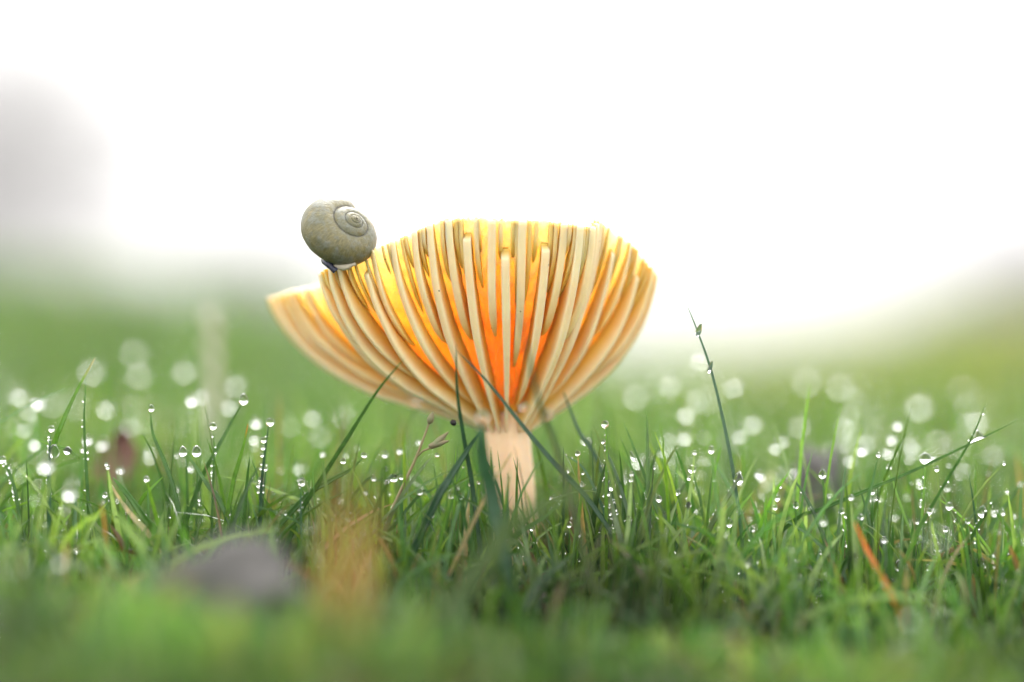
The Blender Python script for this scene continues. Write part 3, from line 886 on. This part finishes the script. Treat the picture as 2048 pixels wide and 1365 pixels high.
drop(px(803, 955, 1.6), 0.7, 'smaller dew drop on the thin level blade', shape=0)
drop(px(874, 911, -1), 0.6, 'small dew drop below the seed head', shape=2)
B('grass_shoot', [(770, 1060, -4), (805, 990, -4), (845, 935, -3), (868, 910, -2)], 14, 'pale', 'pale green leaning blade below the seed head')
B('grass_shoot', [(830, 1000, -2), (855, 985, -2), (885, 967, -2)], 10, 'mid', 'small blade tip beside the stem left of the pale blade')
drop(px(922, 993, -4), 0.85, 'dew drop in the grass beside the stem foot', shape=0)
B('grass_shoot', [(915, 1060, -4), (918, 1025, -4), (921, 998, -4)], 9, 'mid', 'short blade under the dew drop beside the stem foot')
drop(px(902, 993, -4), 0.7, 'lesser dew drop in the grass beside the stem foot', shape=0)

# seed head
def seed_head():
    root = empty('grass_seed_head', px(776, 1040, -1))
    tag(root, 'brown grass stalk with small pointed spikelets left of the stem', 'seed head')
    st = [px(776, 1040, -1), px(800, 985, -1), (px(828, 925, -1)), px(846, 880, -1), px(860, 842, -1)]
    C = catmull([tuple(p) for p in st], 16)
    V, F = tube(C, np.linspace(0.24, 0.12, 16) * MM, 8)
    m = simple('seed_stalk', (0.24, 0.15, 0.09), (0.26, 0.24, 0.11), 500, 0.6, 0.2)
    new_obj('stalk', mesh_from('stalk', [v - root.location for v in V], F), m, root)
    mg = simple('spikelet', (0.36, 0.27, 0.17), (0.24, 0.28, 0.14), 900, 0.55, 0.3, trans=0.25)
    for a, b in (((862, 897), (897, 864)), ((858, 893), (898, 882)), ((858, 848), (866, 824))):
        p, q = px(*a, -1.5), px(*b, -2)
        n = 10; t = np.linspace(0, 1, n)
        P = [p + (q - p) * float(x) for x in t]
        V, F = tube(P, (0.06 + 0.50 * np.sin(np.pi * np.minimum(1, t * 0.95 + .05)) ** 0.8 * (1 - t * .6)) * MM, 8)
        new_obj('spikelet', mesh_from('spikelet', [v - root.location for v in V], F), mg, root)
    V, F = tube([px(832, 916, -1), px(846, 902, -1.2), px(862, 896, -1.5)], [.12 * MM] * 3, 6)
    new_obj('stalk', mesh_from('branch', [v - root.location for v in V], F), m, root)
seed_head()

# small black speck under the cap
def speck():
    c = px(907, 846, -1)
    V, F = tube([px(902, 842, -1), px(907, 846, -1), px(911, 851, -1)], [.25 * MM, .42 * MM, .2 * MM], 10)
    o = new_obj('debris_speck', mesh_from('debris_speck', [v - c for v in V], F), simple('black_debris', (0.005, 0.005, 0.006), (0.015, 0.012, 0.012), 900, .5))
    o.location = c
    tag(o, 'tiny black speck of debris under the left gills beside the stem', 'debris')
speck()

# ------------------------------------------------------------------ leaves and clods
def leaf(name, c, up, right, size, curl, m, label, cat='leaf', n=14):
    """a dead leaf with a midrib, cupped and thick"""
    up = Vector(up).normalized(); right = Vector(right).normalized(); nm = right.cross(up).normalized()
    V, F = [], []
    hw, hl = size
    for side in (1, -1):
        for i in range(n + 1):
            t = i / n
            w_ = hw * math.sin(math.pi * min(1, 0.06 + 0.94 * t)) ** 0.7 * (1.15 - 0.5 * t) * (1 + 0.12 * math.sin(t * 23 + 1))
            for k in range(7):
                u = (k - 3) / 3
                z = curl * (u * u - 0.3) * hw + 0.35 * curl * hl * (t - .5) ** 2 + 0.08 * hw * mnoise.noise(Vector((u * 2, t * 5, 3)))
                if k == 3: z -= 0.05 * hw
                V.append(right * (u * w_) + up * ((t - .5) * 2 * hl) + nm * (z + side * 0.09 * MM))
    N = (n + 1) * 7
    for s_ in (0, 1):
        for i in range(n):
            for k in range(6):
                q = (s_ * N + i * 7 + k, s_ * N + i * 7 + k + 1, s_ * N + (i + 1) * 7 + k + 1, s_ * N + (i + 1) * 7 + k)
                F.append(q if s_ == 0 else q[::-1])
    bd = [k for k in range(7)] + [i * 7 + 6 for i in range(1, n + 1)] + [n * 7 + k for k in range(5, -1, -1)] + [i * 7 for i in range(n - 1, 0, -1)]
    for a, b in zip(bd, bd[1:] + bd[:1]): F.append((b, a, N + a, N + b))
    o = new_obj(name, mesh_from(name, V, F), m); o.location = c
    tag(o, label, cat)
    return o
def clod(name, c, r, m, label, seed=0):
    bm = bmesh.new(); bmesh.ops.create_icosphere(bm, subdivisions=4, radius=1.0)
    for v in bm.verts:
        q = v.co * 1.7 + Vector((seed * 3.1, 0, 0))
        f = 1 + 0.42 * mnoise.noise(q) + 0.22 * mnoise.noise(q * 2.6) + 0.10 * mnoise.noise(q * 6)
        v.co = Vector((v.co.x * r[0], v.co.y * r[1], v.co.z * r[2])) * f
    me = bpy.data.meshes.new(name); bm.to_mesh(me); bm.free()
    me.polygons.foreach_set('use_smooth', np.ones(len(me.polygons), dtype=bool))
    o = new_obj(name, me, m); o.location = c
    tag(o, label, 'soil clod')
    return o

M_YLEAF = simple('yellow_leaf', (0.55, 0.33, 0.09), (0.64, 0.44, 0.15), 160, 0.55, 0.3, trans=0.4)
M_BLEAF = simple('brown_leaf', (0.16, 0.075, 0.055), (0.24, 0.13, 0.10), 200, 0.6, 0.4, trans=0.2)
M_DLEAF = simple('dark_leaf', (0.03, 0.028, 0.028), (0.07, 0.065, 0.062), 300, 0.45, 0.4)
M_CLOD = simple('soil_clod', (0.075, 0.072, 0.068), (0.15, 0.142, 0.135), 220, 0.8, 0.8, bdist=0.001)
leaf('fallen_leaf', px(695, 1105, -104), (0.05, 0.15, 1), (1, 0.35, 0), (1.5 * MM, 6.2 * MM), 0.4, M_YLEAF, 'orange-yellow fallen leaf standing upright in the turf before the mushroom', 'leaf')
leaf('fallen_leaf', px(238, 920, 38), (0.1, 0.5, 1), (1, 0.1, 0.1), (3.0 * MM, 4.6 * MM), 0.5, M_BLEAF, 'purplish brown fallen leaf among the grass behind the beaded blades', 'leaf')
leaf('fallen_leaf', px(1755, 1218, -3), (0.9, 0.1, 0.42), (-0.2, 0.9, 0.3), (1.2 * MM, 2.6 * MM), 0.5, M_DLEAF, 'dark withered curled leaf lying below the orange withered tip', 'leaf')
def sit(x, y, dd, rz_):
    p = px(x, y, dd); p.z = float(gz(p.x, p.y)) + rz_ * 0.45; return p
clod('soil_clod', sit(440, 1060, -56, 11 * MM), (8.5 * MM, 4.5 * MM, 6.5 * MM), M_CLOD, 'large dark grey soil clod in the turf beside the yellow leaf', 1)
clod('soil_clod', sit(1635, 880, 42, 16 * MM), (4.6 * MM, 4.5 * MM, 9.5 * MM), M_CLOD, 'dark grey soil clod behind the tallest grass blade', 2)
clod('soil_clod', sit(1735, 1025, 22, 4 * MM), (3.2 * MM, 3 * MM, 4 * MM), M_CLOD, 'small dark soil clod behind the orange withered tip', 3)

# pale dry stem standing behind the grass
def dry_stem():
    base = px(424, 700, 80); base.z = float(gz(base.x, base.y)) - 0.002
    root = empty('dry_plant_stem', base)
    tag(root, 'pale straw-coloured dry plant stem standing in the grass behind the snail side', 'dry stem')
    m = simple('dry_straw', (0.62, 0.58, 0.45), (0.78, 0.74, 0.62), 200, 0.7, 0.2, trans=0.2)
    top = px(424, 618, 80)
    C = catmull([tuple(base), tuple(base * .5 + top * .5 + Vector((.0006, 0, 0))), tuple(top)], 12)
    V, F = tube(C, np.linspace(1.2, 0.35, 12) * MM, 10)
    new_obj('stalk', mesh_from('stalk', [v - base for v in V], F), m, root)
    for k in range(9):
        t = 0.45 + 0.06 * k; p = base + (top - base) * t; s_ = 1 if k % 2 else -1
        q = p + Vector((s_ * 1.2 * MM, rng.uniform(-1, 1) * MM, 2.2 * MM))
        V, F = tube([p, (p + q) / 2, q], [0.4 * MM, 0.7 * MM, 0.15 * MM], 8)
        new_obj('husk', mesh_from('husk', [v - base for v in V], F), m, root)
dry_stem()

# ------------------------------------------------------------------ dew drops farther off, each on its own blade
LAB = {'bl': ('dew drop on a grass tip behind the snail side of the mushroom', 'dew drops on grass tips behind the snail side'),
       'br': ('dew drop on a grass tip behind the tallest grass blade', 'dew drops on grass tips behind the tallest blade'),
       'f': ('dew drop on a short blade in the turf in front of the mushroom', 'dew drops in the turf before the mushroom'),
       'm': ('dew drop on a grass tip level with the mushroom stem', 'dew drops on grass tips level with the stem')}
def tip_drops(spots):
    """spots: (pixel x, pixel y, dd mm, diameter mm, label key); a blade from the turf carries each"""
    bs, tp, bd, wd = [], [], [], []
    for x, y, dd, dia, key in spots:
        p = px(x, y, dd)
        g = float(gz(p.x, p.y))
        if p.z < g + 0.002: p.z = g + 0.002
        sh = int(rng.choice([0, 0, 1, 2]))
        kind_ = ('large ' if dia > 1.25 else 'middling ' if dia > 0.8 else 'tiny ') + ('round', 'pear-shaped', 'flattened')[sh]
        drop(p, dia, kind_ + ' ' + LAB[key][0], kind_ + ' ' + LAB[key][1], shape=sh)
        h = p.z - g
        off = np.array([rng.normal(0, .22) * h, rng.normal(0, .22) * h, 0])
        b = np.array(p) + off; b[2] = float(gz(b[0], b[1])) - 0.0006
        bs.append(b); tp.append(np.array(p) + np.array([0, 0, dia * 0.2 * MM])); bd.append(b * .5 + np.array(p) * .5 - off * 0.25); wd.append(rng.uniform(.4, .75) * MM)
        k = int(rng.integers(0, 5))
        if k:
            f = rng.uniform(.35, .93, k)[:, None]
            beads(b * (1 - f) + np.array(p) * f + rng.normal(0, .25 * MM, (k, 3)), rng.uniform(.10, .30, k) * MM)
    V, F, T = ribbons(np.array(bs), np.array(tp), np.array(bd), np.array(wd), pick_tints(len(bs), 0.03), 7)
    grass.add(V, F, T)
# the large discs one can place in the photograph
named = [(1838, 810, 72, 1.9), (1467, 772, 48, 1.4), (1680, 770, 75, 1.6), (1613, 760, 80, 1.5), (1600, 850, 55, 1.3), (1505, 845, 45, 1.5), (1400, 720, 40, 1.2),
         (1372, 828, 40, 1.3), (1395, 800, 60, 1.3), (1340, 770, 55, 1.2), (1795, 850, 22, 1.0), (1783, 878, 22, 1.0), (1775, 905, 24, 1.1), (1553, 945, 48, 1.8),
         (1585, 945, 26, 1.1), (1688, 852, 50, 1.2), (1690, 885, 45, 1.2), (1550, 895, 28, 1.0), (1928, 938, 45, 1.5), (1685, 1037, 18, 1.2), (1788, 1032, 16, 1.0),
         (1785, 1085, 20, 1.0), (1370, 875, 30, 1.2), (1255, 945, 22, 0.9), (1325, 905, 18, 0.9), (1409, 920, 24, 1.0), (1480, 870, 35, 1.1), (2035, 1075, 18, 1.4)]
named_l = [(185, 740, 70, 1.7), (40, 790, 45, 1.5), (60, 822, 40, 1.2), (48, 858, 35, 1.1), (213, 815, 45, 1.4), (270, 705, 80, 1.4), (280, 748, 70, 1.4), (370, 740, 60, 1.4),
           (384, 800, 24, 1.3), (473, 768, 55, 1.4), (460, 812, 40, 1.3), (262, 850, 50, 1.3), (72, 885, 28, 1.4), (205, 888, 26, 1.2), (625, 833, 40, 1.2), (510, 877, 22, 1.0),
           (302, 913, 32, 1.0), (92, 930, -24, 1.6), (140, 985, -22, 1.5), (640, 870, 55, 1.3), (600, 935, 28, 1.2), (690, 830, 60, 1.2), (175, 880, 15, 1.2), (380, 935, 12, 0.9), (400, 820, 70, 1.4)]
named_m = [(830, 802, -22, 1.0), (770, 910, 8, 0.8), (800, 902, 10, 0.8), (838, 884, 12, 0.7), (745, 955, 6, .7), (1355, 985, 3, .7), (1318, 998, 4, .8), (1252, 960, 12, .8), (1172, 880, 16, 1.0), (1250, 1008, 6, .6)]
spots = [(*s, 'br') for s in named] + [(*s, 'bl') for s in named_l] + [(*s, 'm') for s in named_m]
for _ in range(125):
    x = rng.uniform(-40, 2090)
    if 600 < x < 1240: continue
    dd = rng.uniform(18, 150)
    y = rng.uniform(740, 900) + (150 - dd) * 0.45
    spots.append((x, y, dd, rng.uniform(.7, 1.5), 'bl' if x < 1000 else 'br'))
for _ in range(60):
    x = rng.uniform(-40, 2090)
    spots.append((x, rng.uniform(900, 1120), rng.uniform(-8, 14), rng.uniform(.45, 0.85), 'm'))
for _ in range(45):
    x = rng.uniform(1250, 2080)
    spots.append((x, rng.uniform(930, 1200), rng.uniform(-14, 22), rng.uniform(.5, 1.0), 'm'))
for _ in range(9):
    x = rng.uniform(-20, 2060)
    spots.append((x, rng.uniform(1040, 1250), rng.uniform(-70, -18), rng.uniform(.5, 1.1), 'f'))
tip_drops(spots)

# beads scattered over the sward
gv = grass.V[2].reshape(-1, 7, 3, 3)
pk = rng.integers(0, len(gv), 1300); kr = rng.integers(2, 7, 1300); sdx = rng.choice([0, 2], 1300)
beads(gv[pk, kr, sdx], rng.uniform(.07, .26, 1300) * MM)
gv = grass.V[1].reshape(-1, 6, 3, 3)
pk = rng.integers(0, len(gv), 2600); kr = rng.integers(2, 6, 2600); sdx = rng.choice([0, 2], 2600)
beads(gv[pk, kr, sdx], rng.uniform(.06, .22, 2600) * MM)
gv = grass.V[9].reshape(-1, 6, 3, 3)
pk = rng.integers(0, len(gv), 700); kr = rng.integers(3, 6, 700); sdx = rng.choice([0, 2], 700)
beads(gv[pk, kr, sdx], rng.uniform(.15, .45, 700) * MM)

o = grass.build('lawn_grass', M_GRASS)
tag(o, 'dense short green lawn grass covering the ground all around the mushroom', 'grass', kind='stuff')
o = new_obj('dew_beads', mesh_from('dew_beads', np.concatenate(beadV), np.concatenate(beadF)), M_WATER)
tag(o, 'fine beads of dew strewn over the grass blades', 'dew', kind='stuff')

# ------------------------------------------------------------------ trees and bushes far behind
M_BARK = simple('bark', (0.035, 0.028, 0.022), (0.08, 0.065, 0.05), 8, 0.9, 0.5, bdist=0.02)
def leaf_mat():
    m, n, l, out = mat('tree_leaves')
    at = n.new('ShaderNodeAttribute'); at.attribute_name = 'tint'
    p = n.new('ShaderNodeBsdfPrincipled'); l.new(at.outputs['Color'], p.inputs['Base Color']); p.inputs['Roughness'].default_value = .6
    tr = n.new('ShaderNodeBsdfTranslucent'); l.new(at.outputs['Color'], tr.inputs['Color'])
    mx = n.new('ShaderNodeMixShader'); mx.inputs[0].default_value = .3
    l.new(p.outputs[0], mx.inputs[1]); l.new(tr.outputs[0], mx.inputs[2]); l.new(mx.outputs[0], out.inputs['Surface'])
    return m
M_LEAF = leaf_mat()
def tree(name, x, y, dist, rad, label, cat, group=None, nleaf=2600, col=(0.062, 0.052, 0.046), sig=.2):
    c = Vector(((x - 1024) / FPX * dist, CAM_Y + dist, CAM_Z + (682.5 - y) / FPX * dist))
    g = float(gz(c.x, c.y))
    root = empty(name, (c.x, c.y, g)); tag(root, label, cat, group)
    R = rad / FPX * dist
    h = c.z - g
    V, F = [], []
    def add(v, f):
        o_ = len(V); V.extend(v); F.extend([tuple(i + o_ for i in q) for q in f])
    tr_r = 0.09 * R + 0.03
    add(*tube([Vector((0, 0, -0.1)), Vector((0.05 * R, 0, h * .5)), Vector((0, 0.04 * R, h)), Vector((.1 * R, 0, h + R * .6))], [tr_r * 1.3, tr_r, tr_r * .7, tr_r * .2], 8))
    clumps = []
    for k in range(26):
        a = rng.uniform(0, 2 * math.pi); u = rng.uniform(-0.75, 0.95); rr = rng.uniform(.45, .92)
        q = Vector((math.cos(a) * math.sqrt(1 - u * u), math.sin(a) * math.sqrt(1 - u * u), u)) * (R * rr)
        clumps.append(np.array(q) + np.array([0, 0, h]))
        if k < 12: add(*tube([Vector((0.02, 0, h - R * .5)), (q + Vector((0, 0, h - R * .3))) * .5 + Vector((0, 0, (h - R * .5) * .25)), q + Vector((0, 0, h))], [tr_r * .5, tr_r * .35, tr_r * .1], 6))
    new_obj('trunk', mesh_from('trunk', V, F), M_BARK, root)
    cl = np.array(clumps)[rng.integers(0, len(clumps), nleaf)]
    P = cl + rng.normal(0, R * sig, (nleaf, 3))
    P[:, 2] = np.maximum(P[:, 2], 0.05)
    a = rng.normal(0, 1, (nleaf, 3)); a /= np.linalg.norm(a, axis=1)[:, None]
    b = np.cross(a, rng.normal(0, 1, (nleaf, 3))); b /= np.linalg.norm(b, axis=1)[:, None]
    s_ = R * rng.uniform(.05, .10, (nleaf, 1))
    LV = np.stack([P - a * s_, P + b * s_ * .5, P + a * s_, P - b * s_ * .5], 1).reshape(-1, 3)
    LF = np.arange(nleaf * 4).reshape(-1, 4)
    tint = np.repeat(np.array(col)[None] * rng.uniform(.6, 1.4, (nleaf, 1)), 4, 0)
    new_obj('crown', mesh_from('crown', LV, LF, smooth=False, tint=tint), M_LEAF, root)
tree('tree', -70, 350, 42, 300, 'large dim grey-green tree standing far behind on the snail side', 'tree', nleaf=2900, sig=.38)
tree('bush', 515, 535, 34, 112, 'small dim bush far behind the snail', 'bush', nleaf=3600, sig=.16)
tree('bush', 1840, 670, 34, 80, 'lowest dim bush of the hedge far behind the grass crest', 'bush', nleaf=2600)
tree('bush', 1960, 610, 34, 110, 'middle dim bush of the hedge far behind the grass crest', 'bush', nleaf=3400)
tree('bush', 2120, 570, 34, 135, 'tallest dim bush of the hedge far behind the grass crest', 'bush', nleaf=4000)

# ------------------------------------------------------------------ morning mist
def haze():
    x0, x1, y0, y1, z0, z1 = -150, 150, -20, 260, -2.6, 9.0
    V = [(x, y, z) for z in (z0, z1) for y in (y0, y1) for x in (x0, x1)]
    F = [(0, 2, 3, 1), (4, 5, 7, 6), (0, 1, 5, 4), (2, 6, 7, 3), (0, 4, 6, 2), (1, 3, 7, 5)]
    m, n, l, out = mat('mist')
    v = n.new('ShaderNodeVolumePrincipled')
    v.inputs['Color'].default_value = (0.96, 0.95, 0.95, 1)
    v.inputs['Density'].default_value = HAZE
    v.inputs['Anisotropy'].default_value = 0.2
    l.new(v.outputs[0], out.inputs['Volume'])
    o = new_obj('haze', mesh_from('haze', V, F, smooth=False), m)
    tag(o, 'pale morning mist lying over the field', 'mist', kind='stuff')
HAZE = 0.012
haze()
